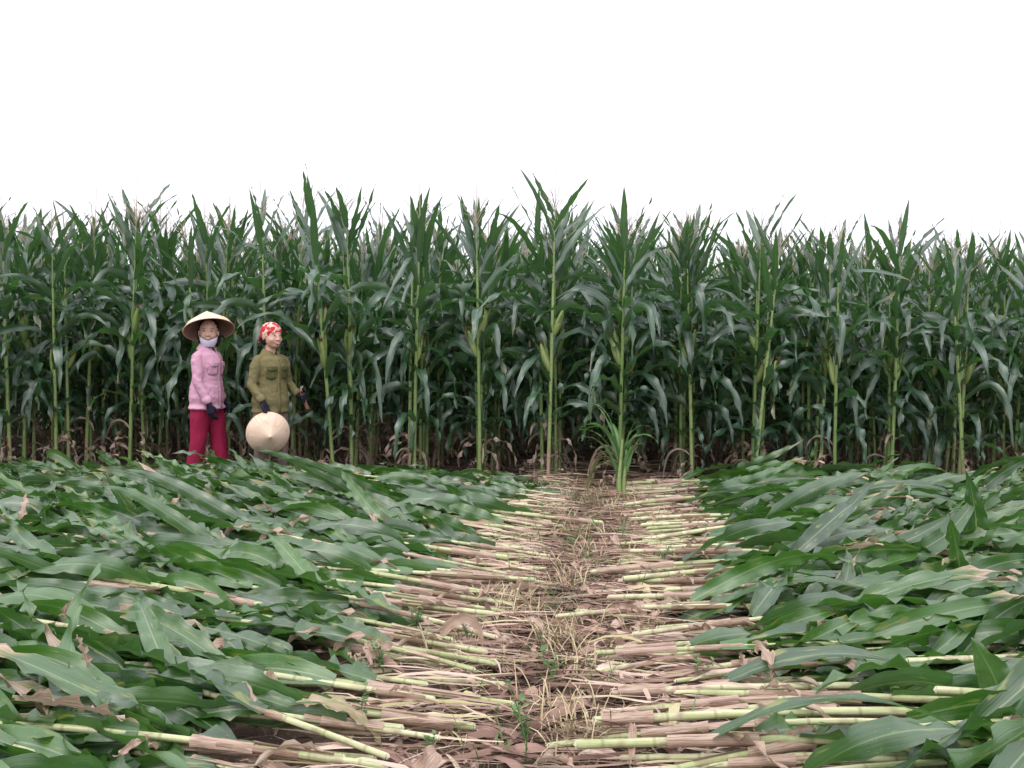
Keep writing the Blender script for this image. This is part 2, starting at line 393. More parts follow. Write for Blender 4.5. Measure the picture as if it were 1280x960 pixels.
    for q in range(4 if low else 10):
        a = rg.uniform(0, 6.28); hv = Vector((math.cos(a), math.sin(a), 0)); b = top + Vector((0, 0, rg.uniform(0.0, 0.12))); l = rg.uniform(0.18, 0.28)
        tube(ts, [b, b + hv * l * 0.3 + Vector((0, 0, l * 0.5)), b + hv * l * 0.65 + Vector((0, 0, l * rg.uniform(0.6, 0.9)))], [0.0025, 0.0028, 0.0018], 3, caps=False)
    return st, lv, earinfo, ts

PROTO = []
for i in range(14):
    ears = [1, 2, 1, 1, 2, 1, 1, 0, 1, 2, 1, 1, 1, 2][i]
    st, lv, ei, ts = standing(100 + i, False, ears)
    ms = dict(stalk=mesh_from('stalk', *st.raw(), [M_stalk]), leaves=mesh_from('leaves', *lv.raw(), [M_leaf]), tassel=mesh_from('tassel', *ts.raw(), [M_tassel]),
              ears=[(mesh_from('ear', *a.raw(), [M_husk]), mesh_from('silk', *b.raw(), [M_silk])) for a, b in ei])
    PROTO.append(ms)
def put_corn(pr, loc, rz, sc, tilt, label, group, full=True):
    r = empty('corn_plant', loc); r.rotation_euler = (tilt[0], tilt[1], rz); r.scale = (sc, sc, sc)
    tag(r, label, 'corn plant', group)
    link('stalk', pr['stalk'], r); link('leaves', pr['leaves'], r)
    if full:
        link('tassel', pr['tassel'], r)
        for (e, s) in pr['ears']:
            eo = link('ear', e, r); link('silk', s, eo)
    return r
rows = []
FX = [75 + 87 * k for k in range(-6, 21)]
front_label = {
 0: 'corn plant standing on the field edge at the far left of the photo',
 1: 'corn plant on the field edge just left of the woman in the pink shirt',
 2: 'corn plant standing directly behind the woman in the pink shirt',
 3: 'corn plant standing directly behind the woman in the olive shirt',
 4: 'first corn plant on the field edge right of the woman in olive',
 5: 'second corn plant on the field edge right of the woman in olive',
 6: 'third corn plant on the field edge right of the woman in olive',
 7: 'corn plant on the field edge just left of the end of the soil aisle',
 8: 'corn plant on the field edge right behind the pale green young corn clump',
 9: 'corn plant on the field edge just right of the young corn clump',
 10: 'second corn plant on the field edge right of the young corn clump',
 11: 'third corn plant on the field edge right of the young corn clump',
 12: 'fourth corn plant on the field edge right of the young corn clump',
 13: 'corn plant on the field edge second from the right side of the photo',
 14: 'corn plant standing on the field edge at the far right of the photo'}
lowraw = []
for i in range(6):
    st, lv, ei, ts = standing(300 + i, True, 1)
    al = Acc(); parts = [(st, 0), (lv, 1), (ts, 2)] + [(e, 3) for e, s in ei]
    V, Fc, A, D, Mi = [], [], [], [], []; off = 0
    for p_, mi in parts:
        v_, f_, a_, d_, _ = p_.raw(); V.append(v_); Fc.append(f_ + off); A.append(a_); D.append(d_); Mi.append(np.full(len(f_), mi)); off += len(v_)
    lowraw.append(tuple(np.concatenate(x) for x in (V, Fc, A, D, Mi)))
bulk = []; off = 0; nplant = 0
for ri, px in enumerate(FX):
    k = ri - 6
    edge = 9.25 - 0.04 * max(0, k - 3) + rng.uniform(-0.12, 0.12)
    if k in (0, 1, 2, 3): edge += 0.25
    p = at(px, 600, edge); u0 = p.x * math.cos(AZ) - edge * math.sin(AZ); v0 = p.x * math.sin(AZ) + edge * math.cos(AZ)
    v = v0; j = 0
    while v < v0 + (15.0 if 6 <= k <= 12 else 9.0):
        uu = u0 + rng.gauss(0, 0.045 if v < v0 + 2 else 0.13); w = uv2w(uu, v)
        sc = rng.uniform(0.97, 1.085) * (1.03 if j < 3 else 1.0)
        if j == 0: sc = rng.uniform(1.02, 1.12)
        if px < 140: sc *= 0.97
        if px > 900: sc *= 0.955
        if px > 1100: sc *= 0.975
        rz = rng.uniform(0, 6.28); tl = (rng.gauss(0, 0.03), rng.gauss(0, 0.03))
        dv = rng.uniform(0.17, 0.26)
        # keep what the camera sees as single plants
        inview = abs(w.x) < w.y * 0.60 + 0.3
        if inview and j < 17 and nplant < 300:
            pr = PROTO[rng.randrange(14)]
            if j == 0 and k in (6, 7, 4): pr = PROTO[[1, 4, 9][(k) % 3]]
            if j == 0: lab = front_label.get(k, 'corn plant on the field edge outside the photo'); grp = 'corn plants along the field edge'
            elif j < 5: lab, grp = 'tall green corn plant close behind the field edge plants', 'corn plants just behind the field edge'
            else: lab, grp = 'tall corn plant deep in the rows, mostly its top showing', 'corn plants deep in the rows'
            put_corn(pr, w, rz, sc, tl, lab, grp, True); nplant += 1
        else:
            Vv, Ff, Aa, Dd, Mm = lowraw[rng.randrange(6)]
            c_, s_ = math.cos(rz), math.sin(rz)
            Rm = np.array([[c_, -s_, 0], [s_, c_, 0], [0, 0, 1]]) * sc
            Tm = np.array(Matrix.Rotation(tl[0], 3, 'X'))
            bulk.append((Vv @ Rm.T @ Tm.T + np.array(w), Ff + off, Aa, Dd, Mm)); off += len(Vv)
        v += dv; j += 1
mm = mesh_from('corn_field', *[np.concatenate([b[i] for b in bulk]) for i in range(5)], [M_stalk, M_leaf, M_tassel, M_husk])
tag(link('corn_field', mm), 'mass of green standing corn far back in the field behind the nearer rows', 'corn field', kind='stuff')
print('standing', nplant, 'bulk', len(bulk))

# young plant in front of the field edge
def young():
    rg = random.Random(5); r = empty('young_corn_plant', ground(775, 632))
    tag(r, 'pale green young corn clump standing alone where the aisle meets the tall corn', 'corn plant')
    st, lv = Acc(), Acc()
    for q in range(3):
        a = q * 2.1; b = Vector((math.cos(a) * 0.022, math.sin(a) * 0.022, 0))
        tube(st, [b, b * 1.4 + Vector((0, 0, 0.25)), b * 1.2 + Vector((0.02, 0, 0.5 + 0.05 * q))], [0.02, 0.018, 0.009], 8, D=[0.1, 0, 0], caps=False)
    for q in range(15):
        a = rg.uniform(-0.6, 3.8) if q % 3 else rg.uniform(2.6, 3.7); el = rg.uniform(1.0, 1.42); hv = Vector((math.cos(a), math.sin(a) * 0.7, 0))
        leaf(lv, rg, Vector((0, 0, rg.uniform(0.2, 0.5))) + hv * 0.02, hv * math.cos(el) + Vector((0, 0, math.sin(el))), rg.uniform(0.35, 0.62), rg.uniform(0.03, 0.05),
             rg.uniform(2, 7), roll=rg.gauss(0, 0.3), fold=0.5, wave=0.005, twist=rg.gauss(0, 1))
    for q in range(5):
        a = rg.uniform(2.4, 4.4); hv = Vector((math.cos(a), math.sin(a), 0))
        leaf(lv, rg, Vector((0, 0, rg.uniform(0.3, 0.45))) + hv * 0.02, hv + Vector((0, 0, 1.2)), rg.uniform(0.4, 0.65), 0.022, 11, fold=0.7, wave=0.004, dry=rg.choice([0.3, 0.7]), twist=2)
    build(st, 'stalk', M_stalk, r); build(lv, 'leaves', M_young, r)
young()

# ------------------------------------------------------------------ cut corn laid down
def felled(seed, away=0.0, start=0.62):
    rg = random.Random(seed); st, lv, pith = Acc(), Acc(), Acc()
    L = rg.uniform(2.1, 2.4); bow = rg.uniform(-0.11, 0.11); n = 16
    r0 = rg.uniform(0.0095, 0.0165)
    def cen(x): return Vector((x, bow * math.sin(x / L * 3.1) , 0.028 + 0.05 * math.sin(min(x / L, 1) * 3.1)))
    xs = [L * i / (n - 1) for i in range(n)]
    tube(st, [cen(x) for x in xs], [r0 * (1 - 0.15 * x / L if x < 1.3 else 0.86 - 0.6 * (x - 1.3) / (L - 1.3)) for x in xs], 9,
         D=[rg.uniform(0.1, 0.5), rg.uniform(0, 0.45), rg.uniform(-0.2, 0.3), 0, -0.2, -0.3, -0.3, -0.3], rnd=rg.random(), caps=False)
    # slanting cut face
    c0 = cen(0); P = np.zeros((3, 9, 3))
    sl = rg.uniform(-1, 1)
    for i, k in enumerate((1.0, 0.5, 0.01)):
        for j in range(9):
            a = -2 * math.pi * j / 9; y, z = math.cos(a) * r0 * k, math.sin(a) * r0 * k
            P[i, j] = (c0.x - 0.002 - 0.01 * (1 - k), c0.y + y, c0.z + z)
    pith.grid(P, np.zeros(P.shape), np.zeros((3, 9)), closed=True)
    # loose dry sheaths wrapped on the lower stalk
    for q in range(rg.choice([1, 2, 2, 3])):
        x0 = rg.uniform(0.02, 0.5); ln = rg.uniform(0.15, 0.32); rr = r0 + 0.003 + 0.001 * q
        a0 = rg.uniform(0, 6.28); P = np.zeros((7, 7, 3)); A = np.zeros((7, 7, 3)); rr_ = rg.random()
        for i in range(7):
            for j in range(7):
                a = a0 + (j / 6) * 4.6; x = x0 + ln * i / 6; c = cen(x); f = rr * (1 + 0.25 * abs(j / 3 - 1) ** 3 + 0.25 * (i / 6) ** 3 + 0.05 * math.sin(i * 2.1 + j))
                P[i, j] = (x, c.y + math.cos(a) * f, c.z + math.sin(a) * f); A[i, j] = (j / 6, i / 6, rr_)
        lv.grid(P, A, np.ones((7, 7)))
    for q in range(rg.choice([0, 1, 1, 2])):          # shrivelled lower leaves
        x = rg.uniform(0.2, 0.75); a = rg.choice([-1, 1]) * rg.uniform(0.1, 1.0)
        leaf(lv, rg, cen(x) + Vector((0, 0, 0.012)), Vector((math.cos(a), math.sin(a), rg.uniform(0.0, 0.6))), rg.uniform(0.2, 0.45), rg.uniform(0.018, 0.04), rg.uniform(7, 12),
             roll=rg.gauss(0, 1), wave=0.016, fold=0.9, dry=rg.choice([0.7, 1.0, 1.0]), n=14, twist=rg.gauss(0, 5), floor=0.008)
    x = start + rg.uniform(0, 0.2); i = 0; sd = rg.choice([-1, 1])
    while x < L:
        k = (x - 0.6) / (L - 0.6); sd = -sd
        a = sd * rg.uniform(0.0, 0.38) + rg.gauss(0, 0.12) + away; el = rg.uniform(-0.03, 0.22) + (0.32 if rg.random() < 0.14 else 0)
        big = 1 if k < 0.75 else 0.8
        kink = (rg.uniform(0.35, 0.7), rg.uniform(0.6, 1.4)) if rg.random() < 0.22 else None
        leaf(lv, rg, cen(x) + Vector((0, sd * 0.012, 0.01)), Vector((math.cos(a) * math.cos(el), math.sin(a) * math.cos(el), math.sin(el))),
             rg.uniform(0.72, 1.08) * big, rg.uniform(0.085, 0.122) * big, rg.uniform(0.3, 2.2), roll=rg.gauss(0, 0.95) + (0.2 if away < 0 else -0.2), wave=0.018 * rg.uniform(0.3, 1.8), wfreq=rg.uniform(3.5, 7), fold=rg.uniform(0.15, 0.6),
             n=24, twist=rg.gauss(0, 2.1), side=rg.gauss(0, 0.4), tipdry=rg.choice([0, 0, 0, 0.0, 0.4, 0.8]), dry=rg.choice([0, 0, 0, 0, 0, 0.12]), kink=kink, floor=0.012, curl=rg.choice([0, 0, 0.6, -1.0]))
        x += rg.uniform(0.12, 0.17); i += 1
    return st, lv, pith
FP = []
for i in range(30):
    st, lv, pi_ = felled(500 + i, *((-0.20, 0.34 if i % 2 else 0.5) if i < 12 else (0.2, 0.42) if i < 24 else (0.2, 1.1)))
    FP.append((mesh_from('stalk', *st.raw(), [M_cutstalk]), mesh_from('leaves', *lv.raw(), [M_cut]), mesh_from('cut_end', *pi_.raw(), [M_pith])))
def put_felled(i, u, v, z, ang, pitch, rollx, label, group, sc=1.0):
    r = empty('cut_corn_plant', uv2w(u, v, z)); r.rotation_euler = (rollx, pitch, ang - AZ); r.scale = (sc, sc, sc)
    tag(r, label, 'cut corn plant', group)
    s, l, c = FP[i]; so = link('stalk', s, r); link('cut_end', c, so); link('leaves', l, r)
    return r
def zone(v): return 'near the camera' if v < 4.2 else ('mid aisle' if v < 6.6 else 'near the standing corn')
def swath(cnt, u_of, v0, v1, side, zb, zt, what, seed, angoff=0.0, spread=0.10):
    rg = random.Random(seed)
    for q in range(cnt):
        v = v0 + (v1 - v0) * (q + rg.uniform(0, 1)) / cnt
        u = u_of(v, rg)
        ang = (math.pi if side < 0 else 0) + angoff + rg.gauss(0, spread)
        z = rg.uniform(zb, zt); 
        pitch = -rg.uniform(-0.005, 0.03)
        z += 0.0
        lab, grp = what(v)
        ix = rg.randrange(12) if side < 0 else (24 + rg.randrange(6) if v < 3.7 and rg.random() < 0.8 and u < 1 else 12 + rg.randrange(12))
        put_felled(ix, u, v, z, ang, pitch, rg.gauss(0, 0.35), lab, grp, rg.uniform(0.92, 1.06) * (1 if side > 0 or v < 7.2 else 0.86 if v < 8.1 else 0.74))
swath(88, lambda v, g: -0.60 - 0.08 * max(0, 6 - v) + g.gauss(0, 0.14), 2.1, 8.1, -1, 0.0, 0.08,
      lambda v: ('cut corn plant lying left of the aisle, butt toward the soil, ' + zone(v), 'cut corn plants laid left of the aisle, ' + zone(v)), 1, angoff=-0.05)
swath(98, lambda v, g: -0.04 + 0.012 * v + g.gauss(0, 0.14), 2.1, 8.95, 1, 0.0, 0.09,
      lambda v: ('cut corn plant lying right of the aisle, butt toward the soil, ' + zone(v), 'cut corn plants laid right of the aisle, ' + zone(v)), 2, angoff=0.08)
swath(48, lambda v, g: -2.0 + g.gauss(0, 0.2), 2.6, 7.9, -1, 0.03, 0.17,
      lambda v: ('cut green corn plant heaped at the left, its butt buried under other leaves', 'cut corn plants in the left heap'), 3, angoff=-0.12)
swath(18, lambda v, g: -3.7 + g.gauss(0, 0.25), 5.0, 8.1, -1, 0.02, 0.16,
      lambda v: ('cut green corn plant lying at the far left before the standing corn', 'cut corn plants at the far left'), 4)
swath(38, lambda v, g: 1.25 + g.gauss(0, 0.2), 3.0, 8.4, 1, 0.03, 0.18,
      lambda v: ('cut green corn plant heaped at the right, its butt buried under other leaves', 'cut corn plants in the right heap'), 6)

swath(9, lambda v, g: -0.28 + g.gauss(0, 0.1), 8.15, 8.8, -1, 0.0, 0.02,
      lambda v: ('cut corn plant lying left of the aisle, butt toward the soil, ' + zone(v), 'cut corn plants laid left of the aisle, ' + zone(v)), 23, angoff=0.06, spread=0.03)
swath(7, lambda v, g: -2.1 + g.gauss(0, 0.25), 7.6, 8.2, -1, 0.04, 0.16,
      lambda v: ('cut green corn plant heaped before the feet of the two women', 'cut corn plants before the women'), 31, angoff=0.05, spread=0.05)

# ------------------------------------------------------------------ conspicuous loose leaves on the heaps
def lone(px, py, Y, d, L, Wd, label, dry=0.0, cat='leaf', name='corn_leaf', seed=1, **k):
    rg = random.Random(seed); p = at(px, py, Y); a = Acc()
    leaf(a, rg, (0, 0, 0), d, L, Wd, dry=dry, n=26, m=7, **k)
    o = build(a, name, M_cut); o.location = p; return tag(o, label, cat)
lone(1222, 712, 5.6, (0.0, -0.1, 1), 0.62, 0.15, 'wide green corn leaf rearing upright and curling over at the right edge', droop=1.0, seed=3, wave=0.02, roll=1.2, fold=0.25, side=-0.6, name='upright_corn_leaf')
lone(1208, 752, 4.9, (-0.25, 0, 1), 0.5, 0.14, 'broad grey green leaf standing up below the tallest leaf at right', droop=0.6, seed=8, wave=0.02, roll=1.4, fold=0.3, name='upright_corn_leaf')
lone(1262, 905, 3.4, (-0.3, 0, 1), 0.36, 0.14, 'broad green leaf bending upright near the bottom right corner', droop=2, seed=9, wave=0.02, roll=1.1, fold=0.3, name='upright_corn_leaf')
lone(180, 672, 6.0, (-0.45, -0.1, 1), 0.5, 0.10, 'green leaf blade standing up slantwise on the left heap', droop=0.2, seed=12, wave=0.008, roll=1.3, fold=0.2, name='upright_corn_leaf')
lone(500, 703, 5.5, (0.2, 0, -1), 0.5, 0.045, 'narrow yellow brown leaf curling over the left heap edge', dry=0.45, droop=0.5, seed=4, wave=0.01, side=2.5, roll=0.5, name='dry_corn_leaf')
lone(552, 795, 4.0, (0.5, 0, 1), 0.30, 0.05, 'long tan dry strip hanging over the cut stalks left of the aisle', dry=1, droop=16, seed=5, wave=0.006, roll=1.5, fold=0.4, name='dry_corn_leaf')
lone(335, 838, 3.5, (0.05, -0.1, -1), 0.19, 0.075, 'pinkish tan dead leaf hanging point down at the lower left', dry=1, droop=0.1, seed=6, wave=0.008, roll=1.4, fold=0.5, name='dry_corn_leaf')
lone(288, 862, 3.5, (0.5, -0.1, 0.7), 0.16, 0.03, 'thin brown curled strip beside the hanging dead leaf', dry=1, droop=8, seed=7, wave=0.006, fold=0.8, name='dry_corn_leaf')
lone(365, 882, 3.25, (1, -0.3, 0.35), 0.42, 0.085, 'green and yellow leaf with a brown edge arching over the lower left stalks', dry=0.36, droop=4.0, seed=11, wave=0.01, name='yellowing_corn_leaf')
lone(30, 875, 3.0, (1, -0.1, -0.05), 0.4, 0.12, 'half withered leaf with a tan tip at the bottom left', dry=0.45, droop=0.6, seed=14, wave=0.02, roll=-0.7, name='yellowing_corn_leaf')
lone(300, 662, 6.2, (1, -0.3, 0.25), 0.9, 0.13, 'large pale green leaf with yellow patches arching across the left heap', dry=0.3, droop=1.6, seed=15, wave=0.02, roll=-0.7, name='yellowing_corn_leaf')
lone(110, 835, 3.3, (-0.3, 0, 1), 0.13, 0.05, 'small rust brown leaf tip poking up at the lower left', dry=1, droop=1, seed=16, wave=0.01, roll=1, name='dry_corn_leaf')

# dry leaf rags: countable pieces lying on stalks and leaves
RAG = []
for i in range(8):
    rg = random.Random(700 + i); a = Acc()
    leaf(a, rg, (0, 0, 0.015), (1, 0, rg.uniform(0.2, 1.0)), rg.uniform(0.16, 0.32), rg.uniform(0.05, 0.085), rg.uniform(3, 9), roll=rg.gauss(0, 0.8), wave=0.022, fold=rg.uniform(0.3, 1.0), dry=1.0,
         n=18, m=7, twist=rg.gauss(0, 6), floor=0.004, wfreq=3)
    RAG.append(mesh_from('dry_leaf', *a.raw(), [M_cut]))
rg = random.Random(41)
def rag(px, py, z, lab, grp=None):
    o = link('dry_leaf', RAG[rg.randrange(8)]); p = ground(px, py, z); o.location = p
    o.rotation_euler = (rg.uniform(-.3, .3), rg.uniform(-.3, .3), rg.uniform(0, 6.28)); o.scale = (rg.uniform(0.75, 1.15),) * 3
    tag(o, lab, 'dry leaf', grp)
for px, py, lab in [(905, 725, 'curled tan dry leaf on the right stalks in mid aisle'), (965, 700, 'brown upright dry leaf at the right heap edge'), (940, 655, 'pale dry leaf scrap on the far right stalks'),
                    (960, 850, 'crumpled tan dry leaf among the right foreground stalks'), (975, 915, 'tan dry leaf by the bottom edge right of the aisle'), (1130, 930, 'dry leaf on stalks near the bottom right'),
                    (545, 945, 'pale crumpled dry leaf at the bottom edge left of the aisle'), (1045, 810, 'white tan leaf scrap on the right heap'), (1075, 845, 'rust dry leaf on the right heap'),
                    (430, 695, 'withered grey leaf scrap on the left heap'), (640, 740, 'flat brown dry leaf on the left stalks'), (290, 815, 'torn whitish leaf scrap on the lower left leaves')]:
    rag(px, py, 0.12, lab)
for q in range(80):
    u = rg.gauss(-0.35, 0.75); v = rg.uniform(2.6, 9.0); w = uv2w(u, v)
    o = link('dry_leaf', RAG[rg.randrange(8)]); o.location = (w.x, w.y, rg.uniform(0.01, 0.12) if -0.6 < u < -0.1 else rg.uniform(0.06, 0.16))
    o.rotation_euler = (rg.uniform(-.4, .4), rg.uniform(-.4, .4), rg.uniform(0, 6.28)); o.scale = (rg.uniform(0.4, 0.8),) * 3
    tag(o, 'small dry tan corn leaf scrap lying among the cut stalks', 'dry leaf', 'dry leaf scraps among the cut stalks')

for q in range(34):
    sd = rg.choice([-1, 1]); u = rg.uniform(-4.6, -1.5) if sd < 0 else rg.uniform(0.8, 3.4); v = rg.uniform(3.4, 7.8); w = uv2w(u, v)
    if abs(w.x) > w.y * 0.56: continue
    o = link('dry_leaf', RAG[rg.randrange(8)]); o.location = (w.x, w.y, rg.uniform(0.15, 0.25))
    o.rotation_euler = (rg.uniform(-.8, .8), rg.uniform(-1.3, -.2), rg.uniform(0, 6.28)); o.scale = (rg.uniform(0.5, 0.9),) * 3
    tag(o, 'small withered tan leaf scrap lying on the green cut leaves', 'dry leaf', 'withered scraps on the green heaps')

# fine litter: uncountable straw and leaf shreds
def litter():
    rg = random.Random(77); a = Acc()
    for q in range(8200):
        r_ = rg.random()
        u = rg.gauss(-0.33, 0.42) if r_ < 0.75 else rg.uniform(-2.3, 1.5)
        v = 2.2 + 6.9 * rg.random() ** 0.85
        if rg.random() < 0.1: v = rg.uniform(8.5, 10.5); u = rg.uniform(-5, 5)
        w = uv2w(u, v, rg.uniform(0.012, 0.05)); az_ = rg.uniform(0, 6.28) if rg.random() < 0.6 else rg.gauss(-AZ, 0.4)
        if q % 5 == 0:
            u = -0.35 + rg.choice([-1, 1]) * rg.uniform(0.1, 0.8); w = uv2w(u, v, rg.uniform(0.03, 0.09)); az_ = rg.gauss(-AZ, 0.12)
        L = rg.uniform(0.25, 0.6) if q % 5 == 0 else rg.uniform(0.04, 0.22) if rg.random() < 0.8 else rg.uniform(0.2, 0.42); wd = rg.choice([0.0015, 0.002, 0.003, 0.006, 0.01, 0.018]) * rg.uniform(0.8, 1.3)
        if q % 5 == 0: wd = rg.uniform(0.003, 0.008)
        n = 5; dx = Vector((math.cos(az_), math.sin(az_), 0)); sx = Vector((-dx.y, dx.x, rg.uniform(-1, 1))).normalized(); rnd = rg.random() ** (1.0 if q % 5 else 0.5) * (1.0 if abs(u + 0.35) > 0.22 else 0.42)
        cz = rg.uniform(-0.02, 0.045) ; bend = rg.uniform(-0.25, 0.25) * L; P = np.zeros((n, 3, 3)); A = np.zeros((n, 3, 3))
        tz = rg.uniform(-0.1, 0.12) * L
        for i in range(n):
            t = i / (n - 1); c = w + dx * (t - 0.5) * L + Vector((-dx.y, dx.x, 0)) * bend * (4 * t * (1 - t)) + Vector((0, 0, max(0, cz) * 4 * t * (1 - t) + tz * (t - .5)))
            ww = wd * (1 - 0.6 * abs(2 * t - 1) ** 3)
            for j, x in enumerate((-1, 0, 1)):
                k = c + sx * ww * x + Vector((0, 0, (0.35 * ww) * (1 - abs(x)))); P[i, j] = (k.x, k.y, max(k.z, 0.006)); A[i, j] = (j / 2, t, rnd)
        a.grid(P, A, np.zeros((n, 3)))
    tag(build(a, 'straw_litter', M_litter), 'brown and tan straw shreds strewn over the soil of the aisle', 'litter', kind='stuff')
litter()
# soil clods
def clods():
    rg = random.Random(91); a = Acc()
    for q in range(1500):
        w = uv2w(rg.gauss(-0.38, 0.28), 2.3 + 6.6 * rg.random(), 0.0); r = rg.uniform(0.006, 0.026) * rg.uniform(0.5, 1)
        blob(a, (w.x, w.y, r * 0.5), (r * rg.uniform(.8, 1.4), r * rg.uniform(.8, 1.3), r * rg.uniform(.6, 1)), Quaternion((rg.random(), rg.random(), rg.random()), rg.uniform(0, 3)), seg=6)
    tag(build(a, 'soil_clods', bpy.data.materials['soil']), 'small brown clods of soil in the aisle', 'soil', kind='stuff')
clods()

# ------------------------------------------------------------------ weeds
M_weed = plain('weed_green', (0.06, 0.13, 0.035), (0.13, 0.22, 0.07), 20, 0.5, 0, trans=0.2)
M_straw = plain('dry_grass', (0.34, 0.27, 0.15), (0.50, 0.42, 0.26), 20, 0.8, 0)
WD = []
for i in range(6):
    rg = random.Random(800 + i); st, lv = Acc(), Acc(); h = rg.uniform(0.10, 0.24)
    for q in range(rg.choice([1, 2, 3])):
        a = rg.uniform(0, 6.28); sl = rg.uniform(0.1, 0.5); tip = Vector((math.cos(a) * sl * h, math.sin(a) * sl * h, h * rg.uniform(0.7, 1)))
        tube(st, [(0, 0, -0.01), tip * 0.5 + Vector((0.008, 0, 0)), tip], [0.0022, 0.0018, 0.001], 5, caps=False)
        for k in range(7):
            t = 0.25 + 0.75 * k / 6; aa = rg.uniform(0, 6.28); L = rg.uniform(0.025, 0.05)
            leaf(lv, rg, tip * t, (math.cos(aa), math.sin(aa), rg.uniform(0.2, 0.9)), L, L * 0.6, 12, fold=0.3, wave=0.001, n=6, m=3)
    WD.append((mesh_from('stem', *st.raw(), [M_weed]), mesh_from('leaves', *lv.raw(), [M_weed])))
rg = random.Random(55)
spots = [(120, 935), (285, 905), (445, 915), (620, 905), (690, 850), (640, 880), (585, 800), (440, 800), (520, 790), (340, 700), (310, 680), (650, 640), (735, 745), (830, 700), (660, 930), (540, 940),
         (720, 760), (600, 690), (875, 850), (1010, 935), (480, 840), (780, 690), (710, 690), (455, 765), (600, 560 + 80), (1100, 880), (960, 770), (670, 770), (350, 735), (425, 770)]
for q, (px, py) in enumerate(spots):
    s, l = WD[q % 6]; r = empty('weed_plant', ground(px, py, 0.01 if 600 < px < 760 else 0.08)); r.rotation_euler = (0, 0, rg.uniform(0, 6.28)); k = rg.uniform(0.5, 0.95); r.scale = (k, k, k)
    link('stem', s, r); link('leaves', l, r)
    side = 'in the bare soil of the aisle' if 600 < px < 780 else ('poking through the left stalks and leaves' if px <= 600 else 'poking through the right stalks and leaves')
    tag(r, 'small green weed with oval leaves ' + side, 'weed', 'small weeds ' + side)
def grass(mt, cnt, seed, nm, label, spread):
    rg = random.Random(seed); a = Acc()
    cl = [(-0.35 + rg.gauss(0, spread), rg.uniform(3.0, 8.8)) for _ in range(40)]
    for q in range(cnt):
        u, v = rg.choice(cl); w = uv2w(u + rg.gauss(0, 0.07), v + rg.gauss(0, 0.09), 0.0); aa = rg.uniform(0, 6.28); h = rg.uniform(0.05, 0.22); s = rg.uniform(0.1, 0.9) * h
        hv = Vector((math.cos(aa), math.sin(aa), 0))
        leaf(a, rg, w, hv * s + Vector((0, 0, h)), h * 1.2, rg.uniform(0.0025, 0.006), rg.uniform(3, 12), fold=0.5, wave=0, n=6, m=3, floor=0.01)
    tag(build(a, nm, mt), label, 'grass', kind='stuff')
grass(M_weed, 700, 3, 'green_grass', 'thin green grass blades sprouting in the aisle', 0.25)
grass(M_straw, 1500, 4, 'dry_grass', 'thin dry straw coloured grass standing in the aisle', 0.3)

# ------------------------------------------------------------------ people
def fuse(name, acc, voxel, m, parent, wr=0.0, wscale=14, smooth_it=4, seed=0.0, zs=1.3):
    me = mesh_from('tmp', *acc.raw(), [m]); o = bpy.data.objects.new('tmp', me); COL.objects.link(o)
    rm = o.modifiers.new('r', 'REMESH'); rm.mode = 'VOXEL'; rm.voxel_size = voxel; rm.use_smooth_shade = True
    sm = o.modifiers.new('s', 'SMOOTH'); sm.factor = 0.5; sm.iterations = smooth_it
    dg = bpy.context.evaluated_depsgraph_get(); dg.update()
    nm = bpy.data.meshes.new_from_object(o.evaluated_get(dg)); nm.name = name
    bpy.data.objects.remove(o)
    if wr:
        cnt = len(nm.vertices); co = np.zeros(cnt * 3, np.float32); nm.vertices.foreach_get('co', co); co = co.reshape(-1, 3)
        nn = np.zeros(cnt * 3, np.float32); nm.vertices.foreach_get('normal', nn); nn = nn.reshape(-1, 3)
        for i in range(cnt):
            p = Vector((float(co[i, 0]), float(co[i, 1]), float(co[i, 2])))
            q = Vector((p.x * wscale * 0.9 + seed, p.y * wscale * 0.9, p.z * wscale * zs + p.x * wscale * 0.6))
            h = 0.8 - abs(noise.noise(q)) * 2.2 + 0.7 * (0.5 - abs(noise.noise(q * 2.1 + Vector((5, 2, 1)))) * 2)
            co[i] += nn[i] * wr * h
        nm.vertices.foreach_set('co', co.ravel())
    nm.materials.clear(); nm.materials.append(m); nm.update()
    nm.polygons.foreach_set('use_smooth', np.ones(len(nm.polygons), bool))
    return link(name, nm, parent)
